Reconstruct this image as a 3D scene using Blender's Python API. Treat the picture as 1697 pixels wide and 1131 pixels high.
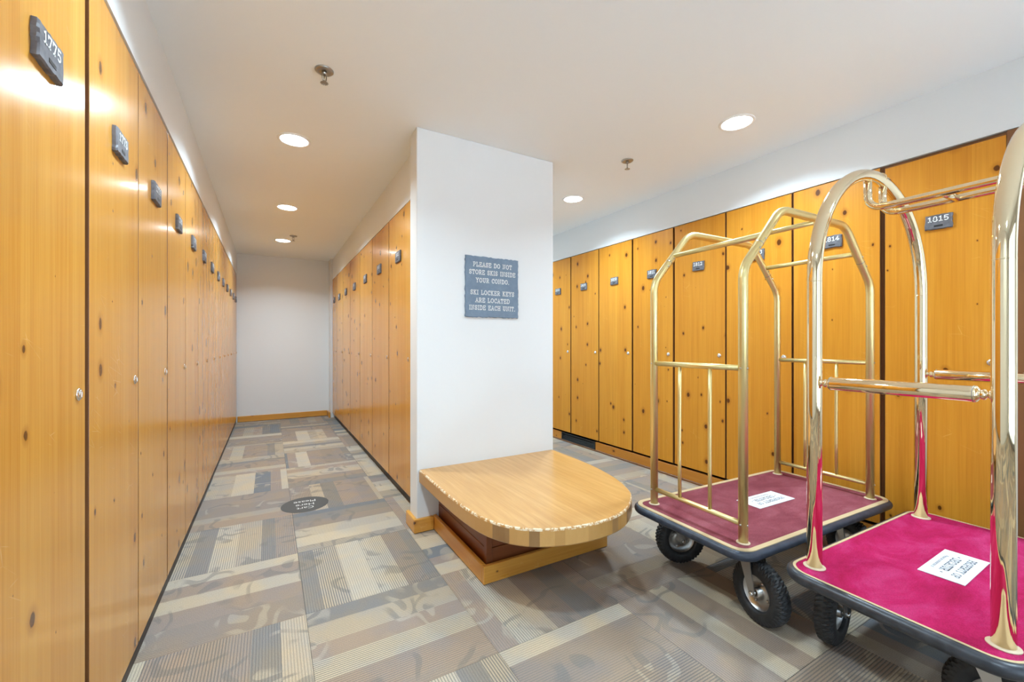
import bpy, bmesh, math, random
from mathutils import Vector, Matrix

for o in list(bpy.data.objects):
    bpy.data.objects.remove(o)
random.seed(11)
scene = bpy.context.scene
col = scene.collection
R = math.radians
PI = math.pi

# World axes: X to the right across the room, Y along the corridor, Z up. Metres.
# ---------------------------------------------------------------- camera
FPX, HORIZON, CAM_H, YAW = 698.0, 570.5, 1.16, 29.92      # focal length in pixels of a 1697x1131 frame
cam = bpy.data.cameras.new('camera')
cam.sensor_width = 36.0
cam.lens = 36.0 * FPX / 1697.0
cam.shift_y = (HORIZON - 565.5) / 1697.0
cam.clip_start = 0.02
camo = bpy.data.objects.new('camera', cam)
camo.location = (0, 0, CAM_H)
camo.rotation_euler = (R(90), 0, R(-YAW))
col.objects.link(camo)
scene.camera = camo

# ---------------------------------------------------------------- light
world = bpy.data.worlds.new('sky')
scene.world = world
world.use_nodes = True
bg = world.node_tree.nodes['Background']
bg.inputs[0].default_value = (0.62, 0.80, 1.0, 1)         # bright overcast daylight outside the glass door
bg.inputs[1].default_value = 4.0
LAMP_W = 30.0                                             # watts of one recessed lamp
LAMP_COL = (0.64, 0.85, 1.0)
sun = bpy.data.lights.new('sun', 'SUN'); sun.energy = 38.0; sun.angle = R(0.53); sun.color = (.93, .97, 1.0)
suno = bpy.data.objects.new('sun', sun); col.objects.link(suno)
suno.rotation_euler = (R(-28), 0, 0)                      # high sun behind the building, added to light the snow outside, not the room
scene.view_settings.view_transform = 'Standard'
scene.view_settings.look = 'None'
scene.view_settings.gamma = 1.0
scene.view_settings.use_curve_mapping = False
scene.view_settings.exposure = -0.42

# ---------------------------------------------------------------- room dimensions
CEIL = 2.50
XL = -0.42          # face of the left locker row
XI = 0.86           # face of the island row (facing the corridor)
XR = 3.04           # face of the right locker row
YF = 7.40           # far wall
YB = -2.00          # wall behind the camera
JR_END = 4.873      # where the right locker row ends
SOF = 2.18          # underside of the soffits
WX0, WX1, WY0, WY1 = 0.785, 1.812, 2.54, 2.68             # white end wall of the island
LX0, LX1, LY0, LY1 = 0.1, 2.9, YB, 2.30                   # glass opening in the back wall (x, x, y, top)

# ---------------------------------------------------------------- node helpers
class N:
    def __init__(s, name):
        s.m = bpy.data.materials.new(name); s.m.use_nodes = True
        s.t = s.m.node_tree; s.t.nodes.clear()
        s.out = s.t.nodes.new('ShaderNodeOutputMaterial')
        s.b = s.t.nodes.new('ShaderNodeBsdfPrincipled')
        s.t.links.new(s.b.outputs[0], s.out.inputs[0])
    def put(s, sock, v):
        if v is None: return
        if isinstance(v, bpy.types.NodeSocket): s.t.links.new(v, sock)
        elif isinstance(v, (tuple, list)) and len(v) == 3 and sock.type == 'RGBA': sock.default_value = (*v, 1)
        else: sock.default_value = v
    def bsdf(s, **k):
        for key, v in k.items(): s.put(s.b.inputs[key.replace('_', ' ')], v)
    def node(s, kind, ins=None, **props):
        n = s.t.nodes.new('ShaderNode' + kind)
        for k, v in props.items(): setattr(n, k, v)
        for k, v in (ins or {}).items(): s.put(n.inputs[k], v)
        return n
    def math(s, op, a, b=None, c=None, clamp=False):
        n = s.node('Math', operation=op, use_clamp=clamp)
        for i, v in enumerate((a, b, c)): s.put(n.inputs[i], v)
        return n.outputs[0]
    def obj(s): return s.node('TexCoord').outputs['Object']
    def rand(s): return s.node('ObjectInfo').outputs['Random']
    def xyz(s, v):
        n = s.node('SeparateXYZ', {0: v}); return n.outputs
    def comb(s, x, y, z):
        return s.node('CombineXYZ', {0: x, 1: y, 2: z}).outputs[0]
    def vmul(s, v, k): return s.node('VectorMath', {0: v, 1: k}, operation='MULTIPLY').outputs[0]
    def vadd(s, v, k): return s.node('VectorMath', {0: v, 1: k}, operation='ADD').outputs[0]
    def noise(s, v, scale, detail=3, rough=.5, dist=0.):
        return s.node('TexNoise', {'Vector': v, 'Scale': scale, 'Detail': detail, 'Roughness': rough, 'Distortion': dist}).outputs['Fac']
    def ramp(s, f, stops, interp='LINEAR'):
        n = s.node('ValToRGB', {0: f}); r = n.color_ramp; r.interpolation = interp
        while len(r.elements) < len(stops): r.elements.new(0.5)
        for e, (p, c) in zip(r.elements, stops):
            e.position = p; e.color = (*c, 1) if len(c) == 3 else c
        return n.outputs[0]
    def mix(s, f, a, b, blend='MIX'):
        n = s.node('Mix', data_type='RGBA', blend_type=blend)
        s.put(n.inputs[0], f); s.put(n.inputs[6], a); s.put(n.inputs[7], b)
        return n.outputs[2]
    def step(s, v, lo, hi):
        return s.node('MapRange', {0: v, 1: lo, 2: hi, 3: 0.0, 4: 1.0}, interpolation_type='SMOOTHSTEP').outputs[0]
    def bump(s, h, strength=.2, dist=.002):
        return s.node('Bump', {'Height': h, 'Strength': strength, 'Distance': dist}).outputs[0]

def plain(name, color, rough=.5, metal=0., **k):
    n = N(name); n.bsdf(Base_Color=color, Roughness=rough, Metallic=metal, **k); return n.m

def pine(name, tint=(1, 1, 1), rough=.16, knots=1.0, axis='Z', coat=.18, few=.36, spec=.5):
    """varnished knotty pine; grain runs along the object's given axis"""
    n = N(name)
    p = n.obj(); X, Y, Z = n.xyz(p); r = n.rand()
    if axis == 'X': X, Z = Z, X
    if axis == 'Y': Y, Z = Z, Y
    off = n.math('MULTIPLY', r, 57.0)
    acr = n.math('ADD', X, n.math('MULTIPLY', Y, 0.35))
    v3 = n.comb(n.math('ADD', X, off), n.math('ADD', Y, off), Z)
    # glued boards
    w = n.math('ADD', n.math('MULTIPLY', acr, 9.0), off)
    vb = n.node('TexVoronoi', {'W': w, 'Scale': 1.0}, voronoi_dimensions='1D')
    board = n.xyz(vb.outputs['Color'])[0]
    long = n.comb(n.math('MULTIPLY', n.math('ADD', X, off), 34.0), n.math('MULTIPLY', Y, 34.0), n.math('ADD', n.math('MULTIPLY', Z, 1.1), n.math('MULTIPLY', board, 31.0)))
    g1 = n.noise(long, 1.0, 4, .6, .4)
    fine = n.noise(n.vmul(long, (5., 5., 2.2)), 1.0, 3, .6)
    c = n.ramp(g1, [(.28, (.56, .245, .036)), (.5, (.65, .315, .052)), (.72, (.72, .39, .082))])
    c = n.mix(.32, c, n.ramp(board, [(0, (.54, .225, .032)), (.5, (.67, .33, .057)), (1, (.74, .42, .095))]))
    c = n.mix(.20, c, n.ramp(fine, [(.3, (.45, .175, .026)), (.7, (.77, .46, .115))]))
    # knots
    kp = n.comb(n.math('MULTIPLY', n.math('ADD', acr, off), 5.6), n.math('ADD', n.math('MULTIPLY', Z, 4.0), n.math('MULTIPLY', r, 91.0)), 0.0)
    kp = n.vadd(kp, n.vmul(n.node('TexNoise', {'Vector': n.vmul(v3, (30, 30, 22)), 'Scale': 1.0, 'Detail': 2.0}).outputs['Color'], (.05, .05, 0)))
    kv = n.node('TexVoronoi', {'Vector': kp, 'Scale': 1.0, 'Randomness': 1.0}, voronoi_dimensions='2D')
    rnd = n.xyz(kv.outputs['Color'])
    size = n.math('MULTIPLY', n.math('MAXIMUM', n.math('SUBTRACT', rnd[0], few), 0.0), .165 * knots)
    dist = kv.outputs['Distance']
    q = n.math('DIVIDE', dist, n.math('ADD', size, .0005))
    ring = n.math('SUBTRACT', 1.0, n.step(q, .9, 2.3))
    core = n.math('SUBTRACT', 1.0, n.step(q, .62, 1.0))
    c = n.mix(n.math('MULTIPLY', ring, .45), c, (.36, .13, .022))
    c = n.mix(n.math('MULTIPLY', core, .92), c, (.085, .026, .008))
    # pale scratches
    sc = n.node('TexVoronoi', {'Vector': n.comb(n.math('MULTIPLY', n.math('ADD', acr, off), 9.), n.math('MULTIPLY', n.math('ADD', Z, n.math('MULTIPLY', acr, .5)), 26.), 0.), 'Scale': 1.0}, voronoi_dimensions='2D', feature='DISTANCE_TO_EDGE')
    sm = n.math('MULTIPLY', n.math('SUBTRACT', 1.0, n.step(sc.outputs['Distance'], .0, .028)), n.step(n.noise(v3, 7.0, 2), .62, .70))
    c = n.mix(n.math('MULTIPLY', sm, .35), c, (.86, .64, .36))
    c = n.mix(1.0, c, tint, 'MULTIPLY')
    rr = n.math('ADD', rough, n.math('MULTIPLY', n.noise(n.vmul(v3, (24, 24, 5)), 1.0, 3), .13))
    n.bsdf(Base_Color=c, Roughness=rr, Specular_IOR_Level=spec, Coat_Weight=coat, Coat_Roughness=.08, Normal=n.bump(g1, .05, .001))
    return n.m

def paint(name, color, rough=.62, bump=.10):
    n = N(name); p = n.obj()
    h = n.noise(p, 26.0, 4, .6)
    big = n.noise(p, 1.3, 2)
    c = n.mix(n.math('MULTIPLY', big, .07), color, (color[0] * .9, color[1] * .9, color[2] * .9))
    n.bsdf(Base_Color=c, Roughness=rough, Normal=n.bump(h, bump, .004)); return n.m

def carpet_tile_mat(name):
    n = N(name); p = n.obj(); X, Y, Z = n.xyz(p); r = n.rand()
    off = n.math('MULTIPLY', r, 83.0)
    wob = n.math('MULTIPLY', n.math('SUBTRACT', n.noise(p, 40., 2), .5), .004)
    vb = n.node('TexVoronoi', {'W': n.math('ADD', n.math('MULTIPLY', n.math('ADD', X, wob), 9.2), off), 'Scale': 1.0, 'Randomness': .85}, voronoi_dimensions='1D')
    b = n.xyz(vb.outputs['Color'])
    pal = n.ramp(b[0], [(0, (.205, .205, .21)), (.09, (.325, .255, .205)), (.25, (.475, .385, .29)), (.40, (.355, .268, .212)), (.54, (.51, .425, .325)), (.76, (.26, .228, .20)), (.87, (.425, .35, .272))], 'CONSTANT')
    # drawn motif of arcs and leaves
    mp = n.vadd(n.comb(n.math('MULTIPLY', X, 3.1), n.math('MULTIPLY', Y, 4.6), 0.0), n.comb(off, n.math('MULTIPLY', r, 37.), 0.0))
    mp = n.vadd(mp, n.vmul(n.node('TexNoise', {'Vector': mp, 'Scale': 1.4, 'Detail': 1.0}).outputs['Color'], (.9, .9, 0)))
    mv = n.node('TexVoronoi', {'Vector': mp, 'Scale': 1.0}, voronoi_dimensions='2D').outputs['Distance']
    arc = n.math('MULTIPLY', n.step(mv, .34, .37), n.math('SUBTRACT', 1.0, n.step(mv, .44, .47)))
    leaf = n.math('SUBTRACT', 1.0, n.step(mv, .13, .16))
    patch = n.step(n.noise(n.vadd(n.vmul(p, (4, 4, 0)), n.comb(off, off, 0.)), 1.0, 2), .46, .56)
    mot = n.math('MULTIPLY', n.math('MAXIMUM', arc, leaf), patch)
    c = n.mix(n.math('MULTIPLY', mot, .52), pal, n.ramp(b[1], [(0, (.19, .175, .16)), (.60, (.52, .44, .34))], 'CONSTANT'))
    # woven ribs
    rib = n.math('MULTIPLY', n.math('ADD', n.math('SINE', n.math('MULTIPLY', X, 2 * PI / .0102)), 1.0), .5)
    rib = n.step(rib, .08, .55)
    speck = n.noise(n.vmul(p, (260, 420, 1)), 1.0, 2, .7)
    c = n.mix(n.math('MULTIPLY', n.math('SUBTRACT', 1.0, rib), n.math('ADD', .30, n.math('MULTIPLY', b[2], .55))), c, (.15, .145, .14))
    c = n.mix(.5, c, n.mix(1.0, c, n.ramp(speck, [(.3, (.55, .55, .55)), (.7, (1.4, 1.4, 1.4))]), 'MULTIPLY'))
    hue = n.mix(n.step(n.noise(n.vadd(p, n.comb(off, off, off)), 5.0, 2), .35, .65), (.94, .96, .99), (1.07, 1.0, .88))
    c = n.mix(1.0, c, hue, 'MULTIPLY')
    n.bsdf(Base_Color=c, Roughness=.95, Specular_IOR_Level=.15, Normal=n.bump(n.math('ADD', rib, n.math('MULTIPLY', speck, .6)), .5, .003))
    return n.m

def pile(name, c0, c1, c2, nap=.5):
    """cart deck carpet"""
    n = N(name); p = n.obj()
    f = n.noise(n.vmul(p, (300, 300, 1)), 1.0, 2, .7)
    big = n.noise(n.vmul(p, (5, 9, 1)), 1.0, 4, .65, .6)
    c = n.ramp(big, [(.28, c0), (.5, c1), (.74, c2)])
    c = n.mix(.6, c, n.mix(1.0, c, n.ramp(f, [(.3, (.62, .62, .62)), (.7, (1.3, 1.3, 1.3))]), 'MULTIPLY'))
    n.bsdf(Base_Color=c, Roughness=.9, Specular_IOR_Level=.1, Sheen_Weight=nap, Sheen_Roughness=.4, Sheen_Tint=c2, Normal=n.bump(f, .5, .003))
    return n.m

def slate(name, c0, c1, rough=.55):
    n = N(name); p = n.vadd(n.obj(), n.comb(n.math('MULTIPLY', n.rand(), 40.), 0., 0.))
    f = n.noise(p, 28.0, 5, .65)
    n.bsdf(Base_Color=n.ramp(f, [(.3, c0), (.7, c1)]), Roughness=rough, Normal=n.bump(n.noise(p, 60., 4), .5, .002)); return n.m

def metal(name, color, rough, var=.05):
    n = N(name); p = n.obj()
    f = n.noise(n.vmul(p, (20, 20, 3)), 1.0, 3)
    n.bsdf(Base_Color=color, Metallic=1.0, Roughness=n.math('ADD', rough, n.math('MULTIPLY', f, var))); return n.m

def rubber(name, color, rough=.55):
    n = N(name); f = n.noise(n.obj(), 35., 4)
    n.bsdf(Base_Color=n.ramp(f, [(.3, color), (.75, tuple(c * 1.9 + .01 for c in color))]), Roughness=rough, Normal=n.bump(f, .15, .002)); return n.m

def emit(name, color, s):
    n = N(name); n.bsdf(Base_Color=(0.9, .9, .9), Emission_Color=color, Emission_Strength=s, Roughness=.4); return n.m

M = dict(
    door=pine('locker_pine', (1.0, .93, .80)),
    door_r=pine('locker_pine_amber', (.97, .80, .42), .28, .85, 'Z', 0., .30, .22),
    trim=pine('trim_pine', (1.0, .95, .85), .24, .8, 'X'),
    trim_r=pine('dark_trim_pine', (.80, .62, .48), .26, .8, 'X', 0., .36, .25),  # redder pine for the right skirting, shade under the doors darkened into its tint
    body=plain('locker_carcass_brown', (.205, .082, .026), .38),
    toe=plain('dark_toe_strip', (.035, .024, .018), .5),
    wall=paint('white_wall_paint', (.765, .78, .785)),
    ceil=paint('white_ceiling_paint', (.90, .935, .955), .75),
    floor=plain('subfloor', (.16, .15, .14), .95),
    tile=carpet_tile_mat('carpet_tile'),
    brass=metal('polished_brass', (.86, .70, .46), .045, .03),
    gold=metal('satin_gold', (.82, .68, .33), .36, .06),
    chrome=metal('lock_chrome', (.75, .75, .74), .18),
    steel=metal('zinc_steel', (.55, .55, .54), .30),
    dull=metal('sprinkler_metal', (.40, .38, .35), .30),
    ivory=plain('ivory_washer', (.66, .53, .36), .4),
    snow=paint('trodden_snow', (.86, .88, .90), .8, .3),  # white surface of the added plane that reflects light indoors
    tan=plain('tan_edge_strip', (.56, .42, .24), .45),
    edge=metal('gold_edge_strip', (.78, .62, .36), .22),
    bumper=rubber('dark_bumper', (.022, .024, .030), .34),
    bumper_b=rubber('scuffed_bumper', (.020, .026, .040), .42),
    tyre=rubber('tyre_rubber', (.012, .012, .013), .55),
    maroon=pile('faded_maroon_carpet', (.17, .034, .046), (.23, .055, .070), (.30, .095, .112), .25),
    pink=pile('magenta_carpet', (.31, .007, .047), (.40, .012, .082), (.48, .040, .145), .15),
    board=plain('deck_board', (.16, .10, .05), .6),
    slate=slate('plate_slate', (.075, .075, .085), (.17, .165, .18)),
    slate_b=slate('sign_slate', (.125, .18, .255), (.175, .24, .325), .6),
    ink=plain('white_paint', (.88, .88, .86), .6),
    slot=plain('black_slot', (.012, .012, .012), .5),
    paper=plain('white_sheet', (.80, .81, .84), .35),
    print=plain('grey_print', (.17, .19, .22), .6),
    decal=plain('grey_floor_decal', (.095, .088, .08), .85, Specular_IOR_Level=.2),
    decal_ink=plain('decal_white', (.62, .60, .56), .6),
    mahog=pine('mahogany', (.30, .165, .20), .30, .25, 'X', .2),
    lens=emit('lamp_lens', (.95, .98, 1.0), 30.0),
    white=plain('lamp_white', (.85, .85, .84), .4),
    grille=plain('vent_black', (.018, .017, .016), .5),
    alu=metal('door_frame_metal', (.5, .5, .5), .35),
)
def stave_mat():
    n = N('bench_stave'); p = n.obj(); X, Y, Z = n.xyz(p); r = n.rand()
    off = n.math('MULTIPLY', r, 61.)
    v = n.comb(n.math('MULTIPLY', n.math('ADD', X, off), 40.), n.math('MULTIPLY', Y, 2.4), n.math('MULTIPLY', Z, 12.))
    g = n.noise(v, 1.0, 4, .6, .5)
    top = n.ramp(g, [(.3, (.50, .25, .070)), (.5, (.56, .295, .09)), (.7, (.62, .35, .125))])
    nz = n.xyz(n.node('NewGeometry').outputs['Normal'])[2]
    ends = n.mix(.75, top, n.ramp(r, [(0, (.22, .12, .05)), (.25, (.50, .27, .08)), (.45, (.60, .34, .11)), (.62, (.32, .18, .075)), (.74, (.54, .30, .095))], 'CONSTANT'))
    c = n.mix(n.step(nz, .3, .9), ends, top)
    n.bsdf(Base_Color=c, Roughness=.30, Coat_Weight=.10, Coat_Roughness=.2); return n.m
def worn_mat():
    n = N('worn_bench_edge'); p = n.obj(); f = n.noise(p, 45., 5, .7)
    c = n.mix(n.step(f, .45, .54), (.50, .25, .07), (.78, .64, .44))
    n.bsdf(Base_Color=c, Roughness=.6, Normal=n.bump(f, .5, .004)); return n.m
M['stave'] = stave_mat(); M['worn'] = worn_mat()
def glass_mat():
    n = N('clear_glass'); t = n.t
    tr = n.node('BsdfTransparent'); gl = n.node('BsdfGlossy', {'Roughness': .02})
    fr = n.node('Fresnel', {'IOR': 1.45}); mx = n.node('MixShader', {0: fr.outputs[0], 1: tr.outputs[0], 2: gl.outputs[0]})
    t.links.new(mx.outputs[0], n.out.inputs[0]); return n.m
M['glass'] = glass_mat()

# ---------------------------------------------------------------- mesh helpers
def BM(): return bmesh.new()

def box(bm, x0, x1, y0, y1, z0, z1, bev=0., seg=1):
    vs = [bm.verts.new((x, y, z)) for x in (x0, x1) for y in (y0, y1) for z in (z0, z1)]
    fs = [bm.faces.new([vs[i] for i in q]) for q in ((0, 1, 3, 2), (4, 6, 7, 5), (0, 4, 5, 1), (2, 3, 7, 6), (0, 2, 6, 4), (1, 5, 7, 3))]
    if bev:
        es = {e for f in fs for e in f.edges}
        bmesh.ops.bevel(bm, geom=list(es), offset=bev, segments=seg, affect='EDGES', profile=.6)
    return bm

def tube(bm, pts, r, n=14, closed=False, cap=True):
    pts = [Vector(p) for p in pts]
    L = len(pts); rings = []; up = None
    for i, p in enumerate(pts):
        if closed: d = (pts[(i + 1) % L] - pts[i - 1]).normalized()
        else: d = (pts[min(i + 1, L - 1)] - pts[max(i - 1, 0)]).normalized()
        if up is None:
            up = d.orthogonal().normalized()
            if closed: up = Vector((0, 0, 1)) - d * d.z
        else: up = up - d * up.dot(d)
        up.normalize(); s = d.cross(up)
        rr = r[i] if isinstance(r, (list, tuple)) else r
        rings.append([bm.verts.new(p + rr * (math.cos(2 * PI * k / n) * up + math.sin(2 * PI * k / n) * s)) for k in range(n)])
    for i in range(L if closed else L - 1):
        a, b = rings[i], rings[(i + 1) % L]
        for k in range(n):
            bm.faces.new((a[k], a[(k + 1) % n], b[(k + 1) % n], b[k])).smooth = True
    if cap and not closed:
        bm.faces.new(list(reversed(rings[0]))); bm.faces.new(rings[-1])
    return bm

def lathe(bm, prof, n=24, mat=None, cap=True):
    mat = mat or Matrix()
    rings = []
    for r, z in prof:
        rings.append([bm.verts.new(mat @ Vector((r * math.cos(2 * PI * k / n), r * math.sin(2 * PI * k / n), z))) for k in range(n)])
    for a, b in zip(rings, rings[1:]):
        for k in range(n):
            bm.faces.new((a[k], a[(k + 1) % n], b[(k + 1) % n], b[k])).smooth = True
    if cap:
        bm.faces.new(list(reversed(rings[0]))); bm.faces.new(rings[-1])
    return bm

def fillet(pts, rad, seg=6):
    pts = [Vector(p) for p in pts]; out = [pts[0]]
    for a, b, c in zip(pts, pts[1:], pts[2:]):
        d0 = (a - b).normalized(); d1 = (c - b).normalized()
        ang = d0.angle(d1); t = min(rad / math.tan(ang / 2), (a - b).length * .49, (c - b).length * .49)
        p0, p1 = b + d0 * t, b + d1 * t
        for k in range(seg + 1):
            f = k / seg
            out.append(p0 * (1 - f) ** 2 + b * 2 * f * (1 - f) + p1 * f * f)
    out.append(pts[-1]); return out

def prism(bm, poly, z0, z1, bev=0.):
    lo = [bm.verts.new((x, y, z0)) for x, y in poly]; hi = [bm.verts.new((x, y, z1)) for x, y in poly]
    n = len(poly)
    for k in range(n): bm.faces.new((lo[k], lo[(k + 1) % n], hi[(k + 1) % n], hi[k]))
    bm.faces.new(list(reversed(lo))); bm.faces.new(hi)
    return bm

def rrect(hx, hy, r, seg=7):
    out = []
    for cx, cy, a0 in ((hx - r, hy - r, 0), (-hx + r, hy - r, 90), (-hx + r, -hy + r, 180), (hx - r, -hy + r, 270)):
        for k in range(seg + 1):
            a = R(a0 + 90 * k / seg); out.append((cx + r * math.cos(a), cy + r * math.sin(a)))
    return out

def ring_prism(bm, outer, inner, z0, z1):
    n = len(outer)
    q = [[bm.verts.new((x, y, z)) for x, y in poly] for poly, z in ((outer, z0), (outer, z1), (inner, z1), (inner, z0))]
    for a in range(4):
        A, B = q[a], q[(a + 1) % 4]
        for k in range(n): bm.faces.new((A[k], A[(k + 1) % n], B[(k + 1) % n], B[k]))
    return bm

def mesh_of(name, bm, mats):
    bmesh.ops.recalc_face_normals(bm, faces=bm.faces)
    me = bpy.data.meshes.new(name); bm.to_mesh(me); bm.free()
    for m in (mats if isinstance(mats, (list, tuple)) else [mats]): me.materials.append(M[m] if isinstance(m, str) else m)
    return me

def obj(name, bm, mat, parent=None, loc=None, rot=None):
    me = bm if isinstance(bm, bpy.types.Mesh) else mesh_of(name, bm, mat)
    o = bpy.data.objects.new(name, me); col.objects.link(o)
    if parent: o.parent = parent
    if loc: o.location = loc
    if rot: o.rotation_euler = rot
    return o

def tag(o, label, cat, group=None):
    o['label'] = label; o['category'] = cat
    if group: o['group'] = group
    return o

def thing(name, label, cat, loc=(0, 0, 0), rz=0., group=None):
    o = bpy.data.objects.new(name, None); o.empty_display_size = .1; col.objects.link(o)
    o.location = loc; o.rotation_euler = (0, 0, rz)
    return tag(o, label, cat, group)

def struct(name, bm, mat):
    o = obj(name, bm, mat); o['kind'] = 'structure'; return o

# ---------------------------------------------------------------- slab-serif lettering (flat painted strokes)
def ell(cx, cy, rx, ry, a0, a1, n=14):
    return [(cx + rx * math.cos(R(a0 + (a1 - a0) * k / n)), cy + ry * math.sin(R(a0 + (a1 - a0) * k / n))) for k in range(n + 1)]
def sf(x, y, l=.13): return [(x - l, y), (x + l, y)]
G = {
 'A': (.86, [[(.10, .06), (.43, .96), (.76, .06)], [(.24, .36), (.62, .36)], sf(.10, .06), sf(.76, .06)]),
 'C': (.84, [ell(.46, .5, .36, .44, 38, 322, 22), [(.76, .62), (.76, .94)]]),
 'D': (.90, [[(.18, .06), (.18, .94)], [(.05, .94), (.45, .94)] + ell(.45, .5, .37, .44, 90, -90) + [(.05, .06)]]),
 'E': (.80, [[(.18, .06), (.18, .94)], [(.05, .94), (.72, .94), (.72, .72)], [(.18, .52), (.52, .52)], [(.05, .06), (.74, .06), (.74, .29)]]),
 'F': (.76, [[(.18, .06), (.18, .94)], [(.05, .94), (.70, .94), (.70, .72)], [(.18, .52), (.52, .52)], sf(.18, .06)]),
 'H': (.92, [[(.18, .06), (.18, .94)], [(.74, .06), (.74, .94)], [(.18, .5), (.74, .5)], sf(.18, .06), sf(.18, .94), sf(.74, .06), sf(.74, .94)]),
 'I': (.42, [[(.21, .06), (.21, .94)], sf(.21, .06), sf(.21, .94)]),
 'K': (.88, [[(.18, .06), (.18, .94)], [(.70, .94), (.19, .45)], [(.34, .60), (.74, .06)], sf(.18, .06), sf(.18, .94), sf(.70, .94, .10), sf(.74, .06, .11)]),
 'L': (.76, [[(.18, .06), (.18, .94)], [(.05, .06), (.70, .06), (.70, .32)], sf(.18, .94)]),
 'N': (.94, [[(.18, .06), (.18, .94), (.74, .06), (.74, .94)], sf(.18, .06), [(.05, .94), (.18, .94)], sf(.74, .94)]),
 'O': (.92, [ell(.46, .5, .38, .44, 0, 360, 28)]),
 'P': (.80, [[(.18, .06), (.18, .94)], [(.05, .94), (.46, .94)] + ell(.46, .70, .26, .24, 90, -90) + [(.18, .46)], sf(.18, .06)]),
 'R': (.88, [[(.18, .06), (.18, .94)], [(.05, .94), (.46, .94)] + ell(.46, .71, .25, .23, 90, -90) + [(.18, .48)], [(.46, .48), (.72, .06), (.82, .06)], sf(.18, .06)]),
 'S': (.74, [[(.62, .90), (.62, .70)], ell(.37, .72, .25, .23, 20, 270, 16) + ell(.37, .28, .27, .22, 90, -160, 16), [(.10, .10), (.10, .32)]]),
 'T': (.82, [[(.41, .06), (.41, .94)], [(.06, .72), (.06, .94), (.76, .94), (.76, .72)], sf(.41, .06)]),
 'U': (.92, [[(.18, .94), (.18, .34)] + ell(.46, .34, .28, .29, 180, 360) + [(.74, .94)], sf(.18, .94), sf(.74, .94)]),
 'Y': (.88, [[(.12, .94), (.44, .46), (.76, .94)], [(.44, .46), (.44, .06)], sf(.12, .94), sf(.76, .94), sf(.44, .06)]),
 '.': (.34, [[(.14, .03), (.14, .14)]]), ' ': (.48, []),
 '0': (.76, [ell(.38, .5, .28, .44, 0, 360, 24)]),
 '1': (.60, [[(.12, .80), (.32, .92), (.32, .06)], sf(.32, .06, .2)]),
 '2': (.76, [ell(.37, .69, .26, .25, 165, -35, 14) + [(.10, .06), (.66, .06), (.66, .22)]]),
 '3': (.76, [ell(.36, .71, .25, .23, 150, -90, 14), ell(.36, .27, .28, .22, 90, -155, 14)]),
 '4': (.80, [[(.52, .06), (.52, .94), (.08, .30), (.74, .30)], sf(.52, .06)]),
 '5': (.76, [[(.62, .94), (.16, .94), (.14, .50)] + ell(.36, .32, .28, .26, 128, -128, 16)]),
 '6': (.76, [ell(.40, .32, .27, .26, 0, 360, 20), ell(.58, .32, .45, .60, 180, 95, 10)]),
 '7': (.74, [[(.10, .74), (.10, .94), (.66, .94), (.30, .06)], sf(.30, .06)]),
 '8': (.76, [ell(.38, .72, .23, .22, 0, 360, 20), ell(.38, .28, .28, .23, 0, 360, 20)]),
 '9': (.76, [ell(.36, .68, .27, .26, 0, 360, 20), ell(.18, .68, .45, .60, 0, -85, 10)]),
}
def letters(bm, text, h, cx, cz, t=.13, widen=1.0, track=.06):
    """centred line of lettering in the XZ plane, facing -Y, cap height h, baseline at cz"""
    w = sum(G[c][0] + track for c in text) - track
    x = -w / 2
    for ch in text:
        gw, strokes = G[ch]
        for st in strokes:
            pts = [Vector(((x + px) * h * widen + cx, 0, py * h + cz)) for px, py in st]
            hw = t * h / 2; n = len(pts)
            loop = (pts[0] - pts[-1]).length < 1e-6 and n > 3
            L, Rr = [], []
            for i, p in enumerate(pts):
                a = pts[i - 1] if i > 0 else (pts[-2] if loop else None)
                b = pts[i + 1] if i < n - 1 else (pts[1] if loop else None)
                ds = [(q - s).normalized() for s, q in ((a, p), (p, b)) if s is not None and q is not None]
                nrm = sum((Vector((-d.z, 0, d.x)) for d in ds), Vector())
                if nrm.length < 1e-4: nrm = Vector((-ds[0].z, 0, ds[0].x))
                nrm.normalize()
                k = min(1.0 / max(abs(nrm.dot(Vector((-ds[0].z, 0, ds[0].x)))), .35), 2.2)
                ext = Vector()
                if a is None: ext = -ds[0] * hw
                if b is None: ext = ds[-1] * hw
                L.append(bm.verts.new(p + ext + nrm * hw * k)); Rr.append(bm.verts.new(p + ext - nrm * hw * k))
            for i in range(n - 1):
                bm.faces.new((L[i], L[i + 1], Rr[i + 1], Rr[i]))
        x += gw + track
    return bm

def font_text(text, size, name='text'):
    """small print in the built-in typeface, as a flat mesh in the XY plane, centred"""
    cu = bpy.data.curves.new(name, 'FONT'); cu.body = text; cu.size = size; cu.align_x = 'CENTER'; cu.align_y = 'CENTER'
    o = bpy.data.objects.new(name, cu); col.objects.link(o)
    dg = bpy.context.evaluated_depsgraph_get()
    me = bpy.data.meshes.new_from_object(o.evaluated_get(dg))
    bpy.data.objects.remove(o); bpy.data.curves.remove(cu)
    return me

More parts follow.
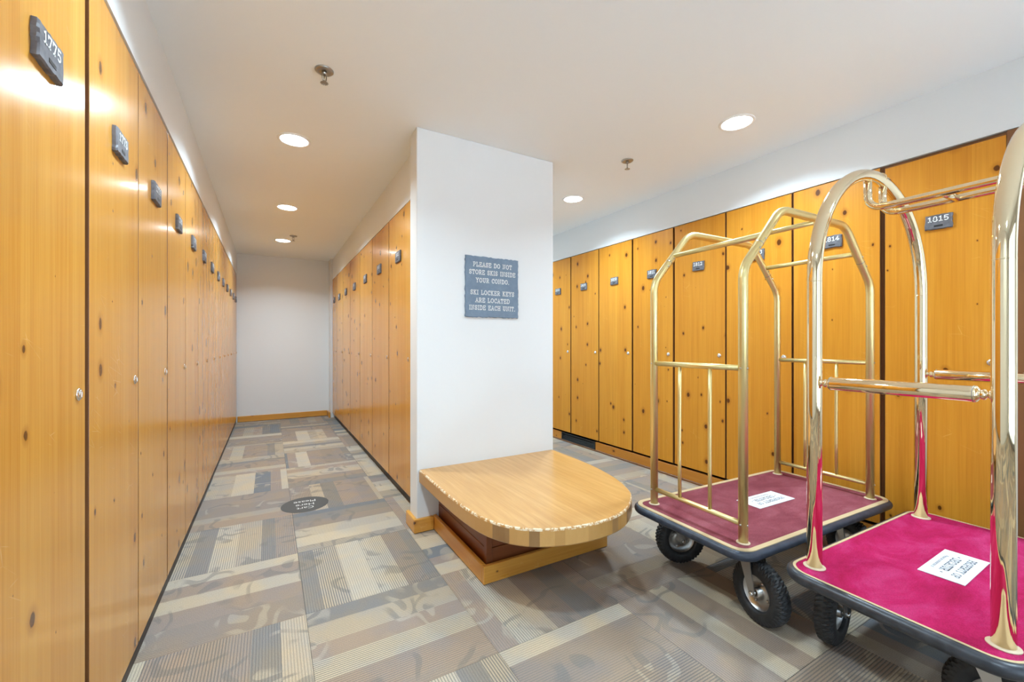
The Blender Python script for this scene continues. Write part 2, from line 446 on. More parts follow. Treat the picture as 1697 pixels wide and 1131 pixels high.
# ================================================================ THE ROOM
fl = struct('floor', box(BM(), -1.1, 3.7, YB - .1, YF + .1, -.12, -.006), 'floor')
TS = .6096; TX, TY = .135, 2.006
for i in range(-1, 6):
    for j in range(-7, 10):
        x0, x1 = TX + i * TS, TX + (i + 1) * TS
        y0, y1 = TY + j * TS, TY + (j + 1) * TS
        cx, cy = (x0 + x1) / 2, (y0 + y1) / 2
        if x0 > XI + .1 and x1 < 1.76 and y0 > 2.56 and y1 < 7.3: continue
        a0, a1, b0, b1 = max(x0, XL - .03) + .0006, min(x1, XR + .02) - .0006, max(y0, YB) + .0006, min(y1, YF) - .0006
        if a1 - a0 < .01 or b1 - b0 < .01: continue
        turn = (i + j) % 2; flip = random.random() < .5
        ang = turn * PI / 2 + (PI if flip else 0)
        Minv = Matrix.Rotation(-ang, 3, 'Z')
        c0 = Minv @ Vector((a0 - cx, b0 - cy, 0)); c1 = Minv @ Vector((a1 - cx, b1 - cy, 0))
        bm = box(BM(), min(c0.x, c1.x), max(c0.x, c1.x), min(c0.y, c1.y), max(c0.y, c1.y), -.006, 0, .0008)
        obj('carpet_tile', bm, 'tile', fl, (cx, cy, 0), (0, 0, ang))

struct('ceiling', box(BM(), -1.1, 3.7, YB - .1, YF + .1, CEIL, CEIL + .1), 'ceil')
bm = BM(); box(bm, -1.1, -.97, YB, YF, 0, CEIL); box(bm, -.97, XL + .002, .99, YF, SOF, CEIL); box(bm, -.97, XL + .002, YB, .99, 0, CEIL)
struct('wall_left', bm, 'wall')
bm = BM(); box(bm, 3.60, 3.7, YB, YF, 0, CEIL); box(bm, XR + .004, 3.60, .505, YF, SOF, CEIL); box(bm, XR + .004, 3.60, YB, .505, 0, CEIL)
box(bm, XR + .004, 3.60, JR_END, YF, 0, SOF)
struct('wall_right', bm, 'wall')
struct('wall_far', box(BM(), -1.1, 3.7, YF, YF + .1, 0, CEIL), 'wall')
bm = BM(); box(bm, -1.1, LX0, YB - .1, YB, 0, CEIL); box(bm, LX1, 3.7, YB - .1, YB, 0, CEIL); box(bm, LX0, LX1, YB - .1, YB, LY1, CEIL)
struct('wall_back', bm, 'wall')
# island between the two aisles: end wall, far return and soffit above the lockers
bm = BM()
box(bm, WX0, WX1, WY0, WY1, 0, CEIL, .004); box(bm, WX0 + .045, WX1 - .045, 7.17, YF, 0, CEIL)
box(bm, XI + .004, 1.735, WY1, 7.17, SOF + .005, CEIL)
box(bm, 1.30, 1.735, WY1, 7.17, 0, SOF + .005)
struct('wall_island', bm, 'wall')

struct('ground', box(BM(), -30, 34, -45, YB - .12, -.25, -.14), 'snow')  # unseen snow plane, added to throw sunlight up through the glass onto the ceiling
# skirting
def board_run(name, x0, x1, y0, y1, z0, z1, mat='trim'):
    L, W = (x1 - x0, y1 - y0)
    cx, cy = (x0 + x1) / 2, (y0 + y1) / 2
    if L >= W: bm = box(BM(), -L / 2, L / 2, -W / 2, W / 2, z0, z1, .003); rz = 0
    else: bm = box(BM(), -W / 2, W / 2, -L / 2, L / 2, z0, z1, .003); rz = PI / 2
    o = struct(name, bm, mat); o.location = (cx, cy, 0); o.rotation_euler = (0, 0, rz); return o
board_run('baseboard_far', XL + .01, WX0 + .02, YF - .018, YF, .006, .09)
board_run('baseboard_return', WX0 + .022, WX0 + .042, 7.15, YF - .018, .002, .088)
board_run('baseboard_end_wall', WX0 - .022, .888, WY0 - .022, WY0, .003, .086)
board_run('baseboard_corner', WX0 - .022, WX0, WY0, WY1 + .02, .003, .086)
board_run('baseboard_left', XL - .030, XL - .006, 1.0, YF, 0, .050, 'toe')
board_run('baseboard_island', XI + .028, XI + .05, WY1 + .02, 7.15, 0, .072, 'toe')
board_run('baseboard_right', XR + .006, XR + .028, .53, 3.49, .018, .104, 'trim_r')
board_run('baseboard_right_far', XR + .006, XR + .028, 4.10, JR_END - .002, .018, .104, 'trim_r')
board_run('baseboard_right_toe', XR + .003, XR + .03, .53, JR_END - .002, 0, .018, 'body')

# glass entrance behind the camera: the daylight
fr = BM(); D = .06
box(fr, LX0, LX0 + D, YB - .07, YB - .02, 0, LY1); box(fr, LX1 - D, LX1, YB - .07, YB - .02, 0, LY1)
box(fr, LX0 + D, LX1 - D, YB - .07, YB - .02, LY1 - D, LY1); box(fr, LX0 + D, LX1 - D, YB - .07, YB - .02, 0, .12)
xm = (LX0 + LX1) / 2; box(fr, xm - .05, xm + .05, YB - .07, YB - .02, .12, LY1 - D)
win = struct('window_1', fr, 'alu')
for a, b in ((LX0 + D, xm - .05), (xm + .05, LX1 - D)):
    obj('pane', box(BM(), a, b, YB - .05, YB - .044, .12, LY1 - D), 'glass', win)
pl = bpy.data.lights.new('daylight_portal', 'AREA'); pl.shape = 'RECTANGLE'; pl.size = LX1 - LX0; pl.size_y = LY1
pl.cycles.is_portal = True
po = bpy.data.objects.new('daylight_portal', pl); col.objects.link(po)
po.location = (xm, YB - .10, LY1 / 2); po.rotation_euler = (R(90), 0, 0)

# ================================================================ LOCKERS
cache = {}
def door_mesh(w, h, mat):
    k = (mat, round(w, 4), round(h, 4))
    if k not in cache:
        bm = box(BM(), -w / 2, w / 2, -.010, .010, -h / 2, h / 2, .002, 2)
        bm.normal_update()
        for f in bm.faces:
            if abs(f.normal.x) > .95 or f.normal.y > .5: f.material_index = 1
        cache[k] = mesh_of('door', bm, [mat, 'body'])
    return cache[k]
def body_mesh(w, h, d):
    k = ('b', round(w, 4), round(h, 4))
    if k not in cache:
        bm = BM(); t = .018
        box(bm, -w / 2, -w / 2 + t, 0, d, 0, h); box(bm, w / 2 - t, w / 2, 0, d, 0, h)
        box(bm, -w / 2 + t, w / 2 - t, 0, d, 0, t); box(bm, -w / 2 + t, w / 2 - t, 0, d, h - t, h); box(bm, -w / 2 + t, w / 2 - t, d - .008, d, t, h - t)
        cache[k] = mesh_of('body', bm, 'body')
    return cache[k]
def lock_mesh():
    if 'l' not in cache:
        bm = BM(); rot = Matrix.Rotation(R(90), 4, 'X')
        lathe(bm, [(.0160, .0), (.0160, .0025), (.0135, .0045), (.0105, .0045), (.0100, .0065), (.0085, .0075)], 20, rot)
        box(bm, -.0012, .0012, -.0080, -.0070, -.006, .006)
        cache['l'] = mesh_of('lock', bm, 'chrome')
    return cache['l']
def ragged(w, h, rng, amp=.003, step=.009):
    pts = []
    for (x0, y0, x1, y1) in ((-w/2, -h/2, w/2, -h/2), (w/2, -h/2, w/2, h/2), (w/2, h/2, -w/2, h/2), (-w/2, h/2, -w/2, -h/2)):
        n = max(2, int(math.hypot(x1 - x0, y1 - y0) / step))
        for k in range(n):
            f = k / n; nx, ny = (y1 - y0), -(x1 - x0); l = math.hypot(nx, ny)
            d = (rng.random() - .7) * amp if k else -amp * .5
            pts.append((x0 + (x1 - x0) * f + nx / l * d, y0 + (y1 - y0) * f + ny / l * d))
    return pts
def slab(bm, w, h, t, rng, amp, step):
    """riven slate slab in XZ, back at y=0, face at y=-t"""
    po = ragged(w, h, rng, amp, step); n = len(po)
    back = [bm.verts.new((x, 0, z)) for x, z in po]
    f0 = [bm.verts.new((x * 1.0, -t * .7, z)) for x, z in po]
    f1 = [bm.verts.new((x * (1 - .0035 / w * 2) + (rng.random() - .5) * .001, -t, z * (1 - .0035 / h * 2))) for x, z in po]
    for A, B in ((back, f0), (f0, f1)):
        for k in range(n): bm.faces.new((A[k], A[(k + 1) % n], B[(k + 1) % n], B[k]))
    bm.faces.new(back); bm.faces.new(f1)
    return bm

def locker(label, group, face_loc, rz, w_body, w_door, z0, h, number, dx=0., plate_z=1.80, lock_z=1.05, toe=0., pw=.115, ph=.078, depth=.46, pdx=0., mat='door'):
    """face_loc: point on the floor below the middle of the door's face; local -Y looks into the room"""
    t = thing('ski_locker', label, 'locker', (*face_loc, 0), rz, group)
    top = SOF - .003
    obj('body', body_mesh(w_body, top - z0 + .004, depth), None, t, (0, .022, z0 - .004))
    d = obj('door', door_mesh(w_door, h, mat), None, t, (dx, .011, z0 + h / 2))
    lk = obj('lock', lock_mesh(), None, d, (w_door / 2 - .048, -.010, lock_z - (z0 + h / 2)))
    rng = random.Random(number)
    p = obj('number_plate', slab(BM(), pw, ph, .013, rng, .004, .010), 'slate', t, (dx + rng.uniform(-.006, .006) + pdx, .0005, plate_z + rng.uniform(-.004, .004)), (0, rng.uniform(-.02, .02), 0))
    obj('numerals', letters(BM(), str(number), .027, 0, -.002 + .004, .16, 1.0, .10), 'ink', p, (0, -.0137, 0))
    obj('slot', box(BM(), -.017, .017, -.0003, .0003, -.0045, .0045), 'slot', p, (.001, -.0135, -.021))
    return t

ORD = ['nearest', 'second', 'third', 'fourth', 'fifth', 'sixth', 'seventh', 'eighth', 'ninth', 'tenth', 'eleventh', 'twelfth', 'farthest']
# left row, thirteen lockers; (joint position, gap)
JL = [1.020, 1.537, 2.042, 2.552, 3.055, 3.546, 4.052, 4.560, 5.040, 5.545, 6.010, 6.480, 6.930, 7.385]
GL = [.012, .030, .009, .017, .007, .007, .008, .007, .008, .006, .009, .006, .006, .010]
NUML = [1775, 1778] + [1779 + k for k in range(11)]
for k in range(13):
    a, b = JL[k], JL[k + 1]; ga, gb = GL[k] / 2, GL[k + 1] / 2
    lab = '%s knotty pine ski locker from the camera in the left-hand row' % ORD[k]
    if k < 2: lab += ', plate reads %d' % NUML[k]
    if k == 12: lab = 'knotty pine ski locker at the far wall end of the left-hand row'
    locker(lab, 'lockers along the left wall', (XL, (a + b) / 2), R(90), b - a - .002, b - a - ga - gb, .052, SOF - .010 - .052, NUML[k], (ga - gb) / 2, 1.785 if k == 0 else 1.797, 1.032, pw=.122, ph=.080, pdx=.016 if k == 0 else 0.)
# island row, seven lockers facing the corridor
JI = [2.735, 3.553, 4.206, 4.840, 5.485, 6.100, 6.690, 7.165]
JI[0] = 2.93
ORI = ['nearest', 'second', 'third', 'fourth', 'fifth', 'sixth', 'farthest']
obj('filler', box(BM(), 0, .02, WY1 + .002, 2.928, .075, SOF), 'body', None, (XI + .004, 0, 0))
tag(bpy.data.objects['filler'], 'narrow brown filler board between white end wall and nearest island locker', 'filler board')
for k in range(7):
    a, b = JI[k], JI[k + 1]
    locker('%s pine ski locker from the white end wall in the corridor island row' % ORI[k], 'lockers on the island facing the corridor', (XI, (a + b) / 2), R(-90), b - a - .002, b - a - .011, .075, SOF - .003 - .075, 1801 + k, 0, 1.832, 1.05, depth=.40, pw=.135, ph=.085)
# right-hand row
JR = [.5645, 1.032, 1.510, 1.987, 2.468, 2.949, 3.431, 3.911, 4.391, 4.871]
GR = [.0, .024, .014, .013, .020, .019, .013, .017, .014, .014]
for k in range(9):
    a, b = JR[k], JR[k + 1]; ga, gb = GR[k] / 2, GR[k + 1] / 2
    num = 1815 - k
    lab = {0: 'knotty pine ski locker numbered 1815 behind the pink-decked brass cart',
           1: 'knotty pine ski locker numbered 1814 between the two luggage carts',
           2: 'knotty pine ski locker numbered 1813 right behind the maroon-decked gold cart',
           3: 'knotty pine ski locker numbered 1812 seen through the gold cart frame',
           4: 'pine ski locker numbered 1811 at the left edge of the gold cart frame',
           5: 'pine ski locker with clear front just left of the gold cart',
           6: 'pine ski locker above the black toe vent, right of the two',
           7: 'pine ski locker partly hidden by the white end wall edge',
           8: 'pine ski locker on the right wall hidden behind the white end wall'}[k]
    locker(lab, 'lockers along the right wall', (XR, (a + b) / 2), R(-90), b - a - .002, b - a - ga - gb, .124, SOF - (.022 if k == 0 else .008) - .124, num, -(ga - gb) / 2, 1.800, 1.070, pw=.106, ph=.077, mat='door_r')
st = obj('end_stile', box(BM(), -.028, .028, 0, .022, .0, SOF - .004, .002), 'body', None, (XR + .0, .535, 0), (0, 0, R(-90)))
tag(st, 'brown upright end board beside the locker numbered 1815', 'end board')
# vent in the toe board of the right row
t = thing('toe_vent', 'black louvred vent grille low in the toe board of the right lockers', 'vent', (XR + .004, 3.795, 0), R(-90))
obj('frame', ring_prism(BM(), [(-.30, .018), (.30, .018), (.30, .104), (-.30, .104)], [(-.285, .028), (.285, .028), (.285, .094), (-.285, .094)], 0, .012), 'grille', t, (0, .012, 0), (R(90), 0, 0))
obj('back', box(BM(), -.29, .29, .018, .022, .02, .10), 'grille', t)
for k in range(5):
    obj('slat', box(BM(), -.285, .285, -.006, .006, -.001, .001), 'grille', t, (0, .009, .036 + k * .0125), (R(35), 0, 0))

# ================================================================ CEILING FIXTURES
def downlight(x, y, label):
    t = thing('recessed_light', label, 'ceiling light', (x, y, CEIL), 0, 'recessed ceiling lights')
    obj('trim_ring', lathe(BM(), [(.082, -.001), (.084, -.005), (.096, -.005), (.100, -.0015), (.100, 0), (.082, 0)], 36, cap=False), 'white', t)
    obj('lens', lathe(BM(), [(.0005, -.0030), (.045, -.0030), (.0815, -.0020), (.0815, -.0005)], 36), 'lens', t)
    l = bpy.data.lights.new('lamp', 'AREA'); l.shape = 'DISK'; l.size = .16; l.energy = LAMP_W; l.color = LAMP_COL; l.spread = R(140)
    lo = bpy.data.objects.new('lamp_light', l); col.objects.link(lo); lo.parent = t; lo.location = (0, 0, -.008)
    return t
for x, y, lab in ((.14, 3.11, 'round recessed ceiling light nearest the camera over the corridor'),
                  (.15, 4.68, 'middle round recessed ceiling light over the corridor'),
                  (.15, 6.20, 'round recessed ceiling light beside the far sprinkler'),
                  (2.45, 1.53, 'round recessed ceiling light above the luggage carts'),
                  (2.43, 3.09, 'small round recessed ceiling light right of the white end wall'),
                  (2.43, 4.66, 'round recessed ceiling light in the right aisle hidden by the island'),
                  (2.43, 6.20, 'round recessed ceiling light at the hidden end of the right aisle'),
                  (.14, 1.55, 'round recessed ceiling light above the camera over the left lockers'),
                  (.14, -.60, 'round recessed ceiling light behind the camera on the left'),
                  (2.45, -.30, 'round recessed ceiling light behind the camera on the right')):
    downlight(x, y, lab)

def sprinkler(x, y, label, rz):
    t = thing('fire_sprinkler', label, 'sprinkler', (x, y, CEIL), rz, 'ceiling sprinklers')
    obj('escutcheon', lathe(BM(), [(.043, 0), (.043, -.003), (.036, -.009), (.024, -.011), (.018, -.006), (.012, -.006)], 28), 'dull', t)
    bm = BM(); lathe(bm, [(.0115, -.004), (.0115, -.020), (.008, -.022)], 14)
    for s in (-1, 1):
        tube(bm, [(s * .008, 0, -.018), (s * .0125, 0, -.028), (s * .0115, 0, -.044), (s * .003, 0, -.056)], .0026, 8)
    tube(bm, [(0, 0, -.020), (0, 0, -.054)], .0022, 8)
    lathe(bm, [(.005, -.050), (.0055, -.058), (.003, -.062)], 12)
    obj('frame_arms', bm, 'dull', t)
    bm = BM(); lathe(bm, [(.002, -.0615), (.013, -.0615), (.013, -.0632), (.002, -.0632)], 20)
    for k in range(12):
        a = 2 * PI * k / 12
        q = box(BM(), .012, .0185, -.0028, .0028, -.0634, -.0618); bmesh.ops.rotate(q, verts=q.verts, cent=(0, 0, 0), matrix=Matrix.Rotation(a, 3, 'Z'))
        me = bpy.data.meshes.new('x'); q.to_mesh(me); q.free(); bm.from_mesh(me); bpy.data.meshes.remove(me)
    obj('deflector', bm, 'dull', t)
sprinkler(.232, 2.245, 'metal fire sprinkler closest to the camera over the corridor', .6)
sprinkler(.255, 5.87, 'small fire sprinkler at the far end of the corridor', .2)
sprinkler(2.263, 2.245, 'metal fire sprinkler between the two right-hand ceiling lights', .9)

# ================================================================ SIGNS
rng = random.Random(5)
t = thing('slate_sign', 'blue-grey slate sign with white lettering about skis on white end wall', 'sign', (1.305, WY0, 1.337))
obj('panel', slab(BM(), .402, .406, .014, rng, .005, .014), 'slate_b', t, (0, 0, .203))
for line, z, wd in (('PLEASE DO NOT', .335, .292), ('STORE SKIS INSIDE', .284, .348), ('YOUR CONDO.', .231, .252), ('SKI LOCKER KEYS', .150, .330), ('ARE LOCATED', .099, .258), ('INSIDE EACH UNIT.', .049, .348)):
    w = sum(G[c][0] + .20 for c in line) - .20
    obj('lettering', letters(BM(), line, .0312, 0, z, .14, wd / (.0312 * w), .20), 'ink', t, (0, -.0146, 0))

t = thing('floor_sticker', 'round dark grey floor sticker reading Cart Here Please on corridor carpet', 'floor sticker', (.222, 3.385, 0), R(178))
obj('disc', prism(BM(), [(.155 * math.cos(2 * PI * k / 56), .155 * math.sin(2 * PI * k / 56)) for k in range(56)], .0002, .0012), 'decal', t)
for line, y, s in (('Cart', .070, .060), ('Here', .006, .060), ('Please', -.062, .060)):
    me = font_text(line, s); me.materials.append(M['decal_ink'])
    obj('word', me, None, t, (0, y, .0014))

# ================================================================ BENCH
bx, by, bw = 1.303, 1.91, .503
t = thing('bench', 'low D-shaped wooden bench with rounded worn front against white end wall', 'bench', (bx, 1.9, 0))
BENCH = [(.800, 2.539), (.797, 2.30), (.796, 2.10), (.800, 1.92), (.815, 1.755), (.848, 1.633), (.908, 1.535), (1.005, 1.462), (1.139, 1.418), (1.290, 1.408),
         (1.438, 1.442), (1.570, 1.528), (1.655, 1.622), (1.735, 1.798), (1.785, 2.020), (1.803, 2.25), (1.806, 2.539)]
def dshape(ins):
    P = [Vector((x - bx, y - 1.9)) for x, y in BENCH]
    Q = [P[0]]
    for i in range(len(P) - 1):
        p0, p1, p2, p3 = P[max(i - 1, 0)], P[i], P[i + 1], P[min(i + 2, len(P) - 1)]
        for k in range(1, 5):
            f = k / 4
            Q.append(.5 * (2 * p1 + (p2 - p0) * f + (2 * p0 - 5 * p1 + 4 * p2 - p3) * f * f + (3 * p1 - p0 - 3 * p2 + p3) * f ** 3))
    out = []
    for i, p in enumerate(Q):
        d = (Q[min(i + 1, len(Q) - 1)] - Q[max(i - 1, 0)]).normalized()
        q = p + Vector((-d.y, d.x)) * ins
        if i in (0, len(Q) - 1): q.y = p.y
        out.append((q.x, q.y))
    return out
def bench_solid():
    bm = BM()
    lv = [(dshape(.004), .304), (dshape(0), .310), (dshape(0), .372), (dshape(.002), .379), (dshape(.007), .383)]
    rings = [[bm.verts.new((x, y, z)) for x, y in p] for p, z in lv]
    n = len(rings[0])
    for li, (A, B) in enumerate(zip(rings, rings[1:])):
        for k in range(n):
            f = bm.faces.new((A[k], A[(k + 1) % n], B[(k + 1) % n], B[k]))
            if li == 2 and k < n - 1: f.material_index = 1
            if li == 3 and k < n - 1: f.material_index = 1
    bm.faces.new(list(reversed(rings[0]))); bm.faces.new(rings[-1])
    return bm
NS = 21
cuts = [-bw + 2 * bw * (k + (rng.uniform(-.22, .22) if 0 < k < NS else 0)) / NS for k in range(NS + 1)]
tp = thing('bench_top', '', '')
del tp['label'], tp['category']
tp.parent = t
for k in range(NS):
    bm = bench_solid()
    for x, clear_in in ((cuts[k], True), (cuts[k + 1], False)):
        if k == 0 and clear_in or k == NS - 1 and not clear_in: continue
        g = bm.verts[:] + bm.edges[:] + bm.faces[:]
        r_ = bmesh.ops.bisect_plane(bm, geom=g, plane_co=(x, 0, 0), plane_no=(1, 0, 0), clear_inner=clear_in, clear_outer=not clear_in)
        bmesh.ops.holes_fill(bm, edges=[e for e in bm.edges if e.is_boundary])
    obj('stave', bm, ['stave', 'worn'], tp)
# plinth with mahogany planks
px0, px1, py0, py1 = .925 - bx, 1.65 - bx, 1.855 - 1.9, WY0 - 1.9 - .003
for z0, z1 in ((.0, .150), (.153, .228), (.231, .303)):
    obj('plank', box(BM(), -(px1 - px0) / 2, (px1 - px0) / 2, -.01, .01, z0, z1, .002), 'mahog', t, ((px0 + px1) / 2, py0 + .01, 0))
    for x in (px0 + .01, px1 - .01):
        obj('plank', box(BM(), -(py1 - py0 - .022) / 2, (py1 - py0 - .022) / 2, -.01, .01, z0, z1, .002), 'mahog', t, (x, (py0 + py1 + .022) / 2, 0), (0, 0, PI / 2))
for x in (px0, px1): obj('corner_post', box(BM(), -.016, .016, -.016, .016, 0, .303, .002), 'mahog', t, (x + (.012 if x < 0 else -.012), py0 + .012, 0))
def base_rail(x0, x1, y0, y1):
    L, W = x1 - x0, y1 - y0
    if L > W: obj('base_rail', box(BM(), -L / 2, L / 2, -W / 2, W / 2, .003, .090, .003), 'trim', t, ((x0 + x1) / 2, (y0 + y1) / 2, 0))
    else: obj('base_rail', box(BM(), -W / 2, W / 2, -L / 2, L / 2, .003, .090, .003), 'trim', t, ((x0 + x1) / 2, (y0 + y1) / 2, 0), (0, 0, PI / 2))
base_rail(.889 - bx, 1.675 - bx, 1.815 - 1.9, 1.837 - 1.9)
base_rail(.889 - bx, .911 - bx, 1.837 - 1.9, py1)
base_rail(1.653 - bx, 1.675 - bx, 1.837 - 1.9, py1)

# ================================================================ LUGGAGE CARTS
def tyre_mesh(R0=.127, wd=.066):
    key = ('tyre', R0, wd)
    if key in cache: return cache[key]
    bm = BM(); n = 126
    prof = [(.070, -.42), (.080, -.50), (.102, -.50), (.115, -.44), (.1235, -.36), (.1262, -.18), (.127, 0), (.1262, .18), (.1235, .36), (.115, .44), (.102, .50), (.080, .50), (.070, .42)]
    rings = []
    for k in range(n):
        a = 2 * PI * k / n; ring = []
        for i, (r, w) in enumerate(prof):
            if 3 <= i <= 9:
                ph = (k + abs(i - 6)) % 3
                if ph == 0 and i != 6: r -= .0050
            ring.append(bm.verts.new((r * R0 / .127 * math.cos(a), w * wd, r * R0 / .127 * math.sin(a))))
        rings.append(ring)
    for k in range(n):
        A, B = rings[k], rings[(k + 1) % n]
        for i in range(len(prof)):
            j = (i + 1) % len(prof)
            bm.faces.new((A[i], A[j], B[j], B[i])).smooth = not (3 <= i <= 9)
    cache[key] = mesh_of('tyre', bm, 'tyre'); return cache[key]
def rim_mesh():
    if 'rim' in cache: return cache['rim']
    bm = BM(); rot = Matrix.Rotation(R(90), 4, 'X')
    lathe(bm, [(.072, -.028), (.079, -.031), (.078, -.026), (.070, -.018), (.062, -.006), (.030, -.004), (.024, -.010), (.020, -.030), (.013, -.032), (.013, .032), (.020, .030), (.024, .010), (.030, .004), (.062, .006), (.070, .018), (.078, .026), (.079, .031), (.072, .028)], 32, rot, cap=False)
    for k in range(4):
        a = 2 * PI * k / 4 + .4
        for s in (-1, 1): lathe(bm, [(.006, 0), (.006, .004), (.003, .006)], 8, Matrix.Translation((.044 * math.cos(a), s * .006, .044 * math.sin(a))) @ Matrix.Rotation(R(-90 * s), 4, 'X'))
    cache['rim'] = mesh_of('rim', bm, 'steel'); return cache['rim']
def caster(parent, x, y, heading, top, r=.127, trail=.045):
    """swivel caster: wheel centre below (x,y) in the cart's frame; heading = direction of rolling"""
    h = heading
    sx, sy = trail * math.cos(h), trail * math.sin(h)
    bm = BM()
    box(bm, trail - .055, trail + .055, -.045, .045, top - .006, top - .0005, .002)
    lathe(bm, [(.030, top - .026), (.034, top - .020), (.034, top - .012), (.030, top - .006)], 20, Matrix.Translation((trail, 0, 0)))
    box(bm, trail - .03, trail + .03, -.044, .044, top - .030, top - .025, .002)
    for s in (-1, 1):
        yy = s * .042
        lo = [(-.013, r - .012), (.013, r - .012), (trail + .030, top - .026), (trail - .030, top - .026)]
        A = [bm.verts.new((px_, yy - .002, pz_)) for px_, pz_ in lo]; B = [bm.verts.new((px_, yy + .002, pz_)) for px_, pz_ in lo]
        bm.faces.new(A); bm.faces.new(B)
        for k in range(4): bm.faces.new((A[k], A[(k + 1) % 4], B[(k + 1) % 4], B[k]))
    c = obj('caster', bm, 'steel', parent, (x, y, 0), (0, 0, h))
    obj('tyre', tyre_mesh(r), None, c, (0, 0, r + .0005))
    obj('rim', rim_mesh(), None, c, (0, 0, r))
    bm = BM(); tube(bm, [(0, -.048, r), (0, .048, r)], .006, 10)
    for s in (-1, 1): lathe(bm, [(.0105, .044), (.0105, .052), (.007, .055)], 6, Matrix.Translation((0, 0, r)) @ Matrix.Rotation(R(90 * s), 4, 'X'))
    obj('axle_bolt', bm, 'chrome', c)
    return c

def deck(parent, hx, hy, rc, top, carpet, edge, bump, edge_w, bump_r):
    obj('deck_board', prism(BM(), rrect(hx - .012, hy - .012, rc - .012), top - .036, top - .008), 'board', parent)
    obj('carpet', prism(BM(), rrect(hx - .010 - edge_w, hy - .010 - edge_w, max(rc - .010 - edge_w, .02)), top - .008, top), carpet, parent)
    obj('edge_strip', ring_prism(BM(), rrect(hx - .010, hy - .010, rc - .010), rrect(hx - .010 - edge_w, hy - .010 - edge_w, max(rc - .010 - edge_w, .02)), top - .008, top + .002), edge, parent)
    bm = BM(); path = [(x, y, top - .021) for x, y in rrect(hx - .012, hy - .012, rc - .012, 9)]
    tube(bm, path, bump_r, 12, closed=True)
    obj('bumper', bm, bump, parent)

def flange(parent, x, y, top, r, mat):
    bm = BM(); lathe(bm, [(r * 1.02, 0), (r * 1.42, 0), (r * 1.42, .0025), (r * 1.30, .004), (r * 1.10, .005), (r * 1.02, .005)], 24)
    f = obj('post_flange', bm, mat, parent, (x, y, top))
    return f

# ---- cart with the satin gold frame and maroon deck
CT = .335
def screws(parent, pts, r=.004):
    bm = BM()
    for p, d in pts:
        q = Vector((0, 0, 1)).rotation_difference(Vector(d)).to_matrix().to_4x4()
        lathe(bm, [(r, -.002), (r, .0015), (r * .6, .003)], 10, Matrix.Translation(p) @ q)
    return obj('screws', bm, 'steel', parent)
c1 = thing('luggage_cart', 'luggage cart with satin gold frame and faded maroon carpet deck', 'luggage cart', (2.250, 1.257, 0), R(-2.2), 'luggage carts')
deck(c1, .636, .318, .080, CT, 'maroon', 'tan', 'bumper_b', .022, .020)
HX, HY, TR = .538, .2415, .0188
for s in (-1, 1):                      # s = -1 the hoop towards the camera
    pts = [(-HX, s * HY, CT + .002), (-HX, s * HY, 1.475), (-.275, s * HY, 1.757), (.275, s * HY, 1.757), (HX, s * HY, 1.475), (HX, s * HY, CT + .002)]
    hp = obj('hoop', tube(BM(), fillet(pts, .13, 8), TR, 18), 'gold', c1)
    for q in (-1, 1):
        a = Vector((q * HX, s * HY, 1.475)); b = Vector((q * .275, s * HY, 1.757)); d = (b - a).normalized(); m = a + (b - a) * .40
        obj('joint_sleeve', tube(BM(), [m - d * .0015, m + d * .0015], TR + .0006, 18), 'dull', hp)
        screws(hp, [(m + d * .03 + Vector((0, -TR, 0)), (0, -1, 0)), (m - d * .03 + Vector((0, -TR, 0)), (0, -1, 0))])
        flange(c1, q * HX, s * HY, CT, TR, 'ivory')
for x, z in ((-.40, 1.628), (0, 1.738), (.40, 1.628)):
    obj('top_bar', tube(BM(), [(x, -HY, z), (x, HY, z)], .0125, 14), 'gold', c1)
for s in (-1, 1):
    x = s * HX
    obj('upper_rail', tube(BM(), [(x, -HY + TR * .8, 1.060), (x, HY - TR * .8, 1.060)], .0125, 14), 'gold', c1)
    obj('lower_rail', tube(BM(), [(x, -HY + TR * .8, .412), (x, HY - TR * .8, .412)], .0115, 14), 'gold', c1)
    for y, bend in ((-.085, .003), (.080, .009 if s < 0 else .001)):
        obj('baluster', tube(BM(), [(x, y, .420), (x + bend * .3, y + bend * .5, .60), (x + bend, y + bend, .73), (x + bend * .4, y + bend * .4, .90), (x, y, 1.052)], .0085, 12), 'gold', c1)
    screws(c1, [((x + s * TR, yy, z), (s, 0, 0)) for yy in (-HY, HY) for z in (1.06, .412)] + [((x, -HY - TR, z), (0, -1, 0)) for z in (1.06, .412)])
ca, sa = math.cos(R(2.2)), math.sin(R(2.2))
def c1_local(X, Y):
    dx, dy = X - 2.250, Y - 1.257
    return dx * ca - dy * sa, dx * sa + dy * ca
for X, Y, hd in ((1.772, 1.005, 76), (1.895, 1.500, 152), (2.62, 1.02, 70), (2.72, 1.46, 30)):
    lx, ly = c1_local(X, Y)
    caster(c1, lx, ly, R(hd + 2.2), CT - .0365)

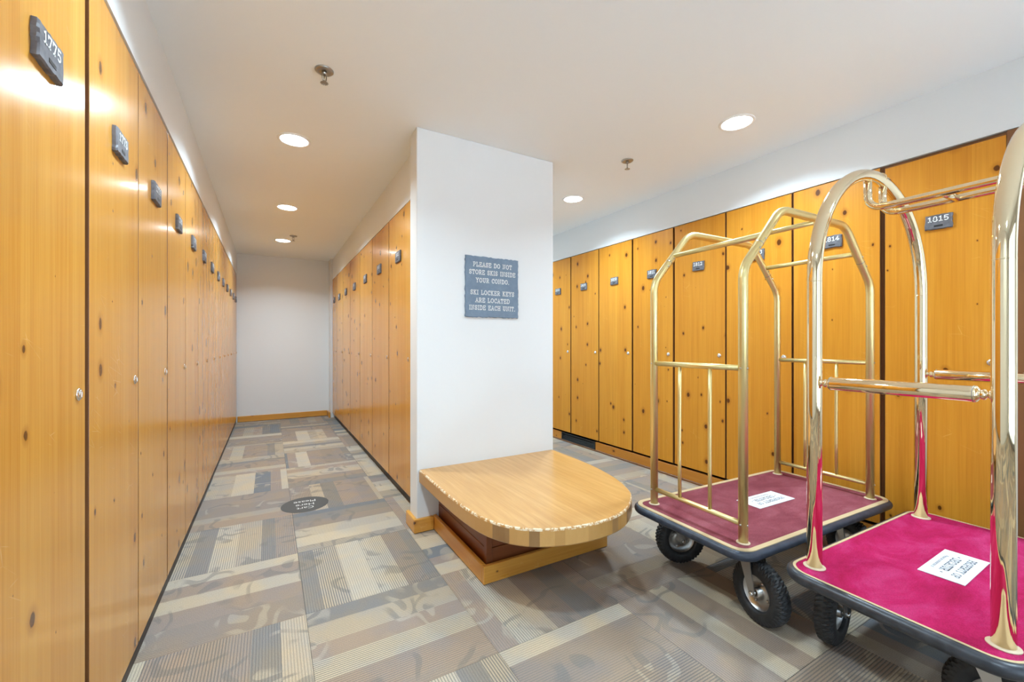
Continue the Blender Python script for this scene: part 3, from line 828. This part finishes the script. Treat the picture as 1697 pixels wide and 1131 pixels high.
# ---- cart with the polished brass frame and magenta deck
ANG2 = -1.6
c2 = thing('luggage_cart', 'polished brass luggage cart with bright magenta carpet deck and arched top', 'luggage cart', (2.214, .5475, 0), R(ANG2), 'luggage carts')
deck(c2, .572, .300, .085, CT, 'pink', 'tan', 'bumper', .009, .0225)
HX2, HY2, TR2 = .470, .2335, .0245
ZS = 1.40
for s in (-1, 1):
    arc = [(-HX2 * math.cos(PI * k / 32), s * HY2, ZS + (HX2 - .004) * math.sin(PI * k / 32)) for k in range(33)]
    pts = [(-HX2, s * HY2, CT + .002), (-HX2, s * HY2, 1.0)] + arc + [(HX2, s * HY2, 1.0), (HX2, s * HY2, CT + .002)]
    hp = obj('hoop', tube(BM(), pts, TR2, 24), 'brass', c2)
    for q in (-1, 1):
        flange(c2, q * HX2, s * HY2, CT, TR2, 'ivory')
        obj('joint_ring', tube(BM(), [(q * HX2, s * HY2, ZS - .010), (q * HX2, s * HY2, ZS - .008)], TR2 + .0006, 24), 'brass', hp)
    a = .10; px_, pz_ = HX2 * math.sin(a), ZS + HX2 * math.cos(a)
    d = Vector((math.cos(a), 0, -math.sin(a)))
    obj('joint_ring', tube(BM(), [Vector((px_, s * HY2, pz_)) - d * .004, Vector((px_, s * HY2, pz_)) + d * .004], TR2 + .0012, 24), 'brass', hp)
# hanging rail: two bars that hook up under the arches, tied by a cross bar
for x in (-.058, .076):
    zt = ZS + math.sqrt((HX2 - .004) ** 2 - x * x) - TR2 * .8
    zb = 1.720
    pts = [(x, HY2, zt), (x, HY2, zb), (x, -HY2, zb), (x, -HY2, zt)]
    obj('hanging_bar', tube(BM(), fillet(pts, .060, 8), .0143, 16), 'brass', c2)
obj('cross_bar', tube(BM(), [(-.056, .005, 1.720), (.074, .005, 1.720)], .0135, 16), 'brass', c2)
def turned(parent, x, z):
    """padded hand rail with turned ends between the two posts on one end of the cart"""
    y0 = -HY2 + TR2 * .75
    L = 2 * -y0
    half = [(.0105, 0), (.0125, .003), (.0125, .006), (.0085, .009), (.0080, .012), (.0140, .015), (.0155, .019), (.0130, .023), (.0120, .025), (.0200, .030), (.0225, .032), (.0235, .035)]
    prof = half + [(r_, L - z_) for r_, z_ in reversed(half)]
    mt = Matrix.Translation((x, y0, z)) @ Matrix.Rotation(R(-90), 4, 'X')
    r_ = obj('hand_rail', lathe(BM(), prof, 28, mt), 'brass', parent)
    for yy in (y0 + .037, -y0 - .037):
        obj('rail_band', tube(BM(), [(x, yy - .001, z), (x, yy + .001, z)], .0240, 28), 'dull', r_)
for s in (-1, 1): turned(c2, s * HX2, 1.018)
ca2, sa2 = math.cos(R(-ANG2)), math.sin(R(-ANG2))
def c2_local(X, Y):
    dx, dy = X - 2.214, Y - .5475
    return dx * ca2 - dy * sa2, dx * sa2 + dy * ca2
for X, Y, hd in ((1.905, .800, 187), (1.835, .345, 100), (2.60, .76, 150), (2.60, .33, 200)):
    lx, ly = c2_local(X, Y)
    caster(c2, lx, ly, R(hd - ANG2), CT - .0365)

# ---- property notices lying on the decks
def notice(label, x, y, rz, w, h):
    t = thing('property_notice', label, 'notice', (x, y, CT + .0005), rz, 'notices on the cart decks')
    obj('sheet', box(BM(), -w / 2, w / 2, -h / 2, h / 2, 0, .003, .0006), 'paper', t)
    for text, yy, hh, wd in (('PROPERTY OF', .026, .022, 1.0), ('DECATUR', -.010, .024, 1.0)):
        bm = letters(BM(), text, hh, 0, -hh / 2, .17, wd * .98, .10)
        obj('print', bm, 'print', t, (0, yy, .0034), (R(-90), 0, 0))
    bm = BM()
    for sx in (-1, 1): lathe(bm, [(.0001, 0), (.004, 0), (.004, .0002), (.0001, .0002)], 12, Matrix.Translation((sx * .098, -.010, .0033)))
    obj('print', bm, 'print', t)
    me = font_text('Please be considerate of', .0165); me.materials.append(M['print'])
    obj('print', me, None, t, (0, -.039, .0034))
notice('white printed property notice lying on the magenta cart deck', 2.197, .535, R(180 + .5), .295, .122)
notice('white printed property notice lying on the faded maroon cart deck', 2.276, 1.262, R(180 - 2.5), .300, .128)
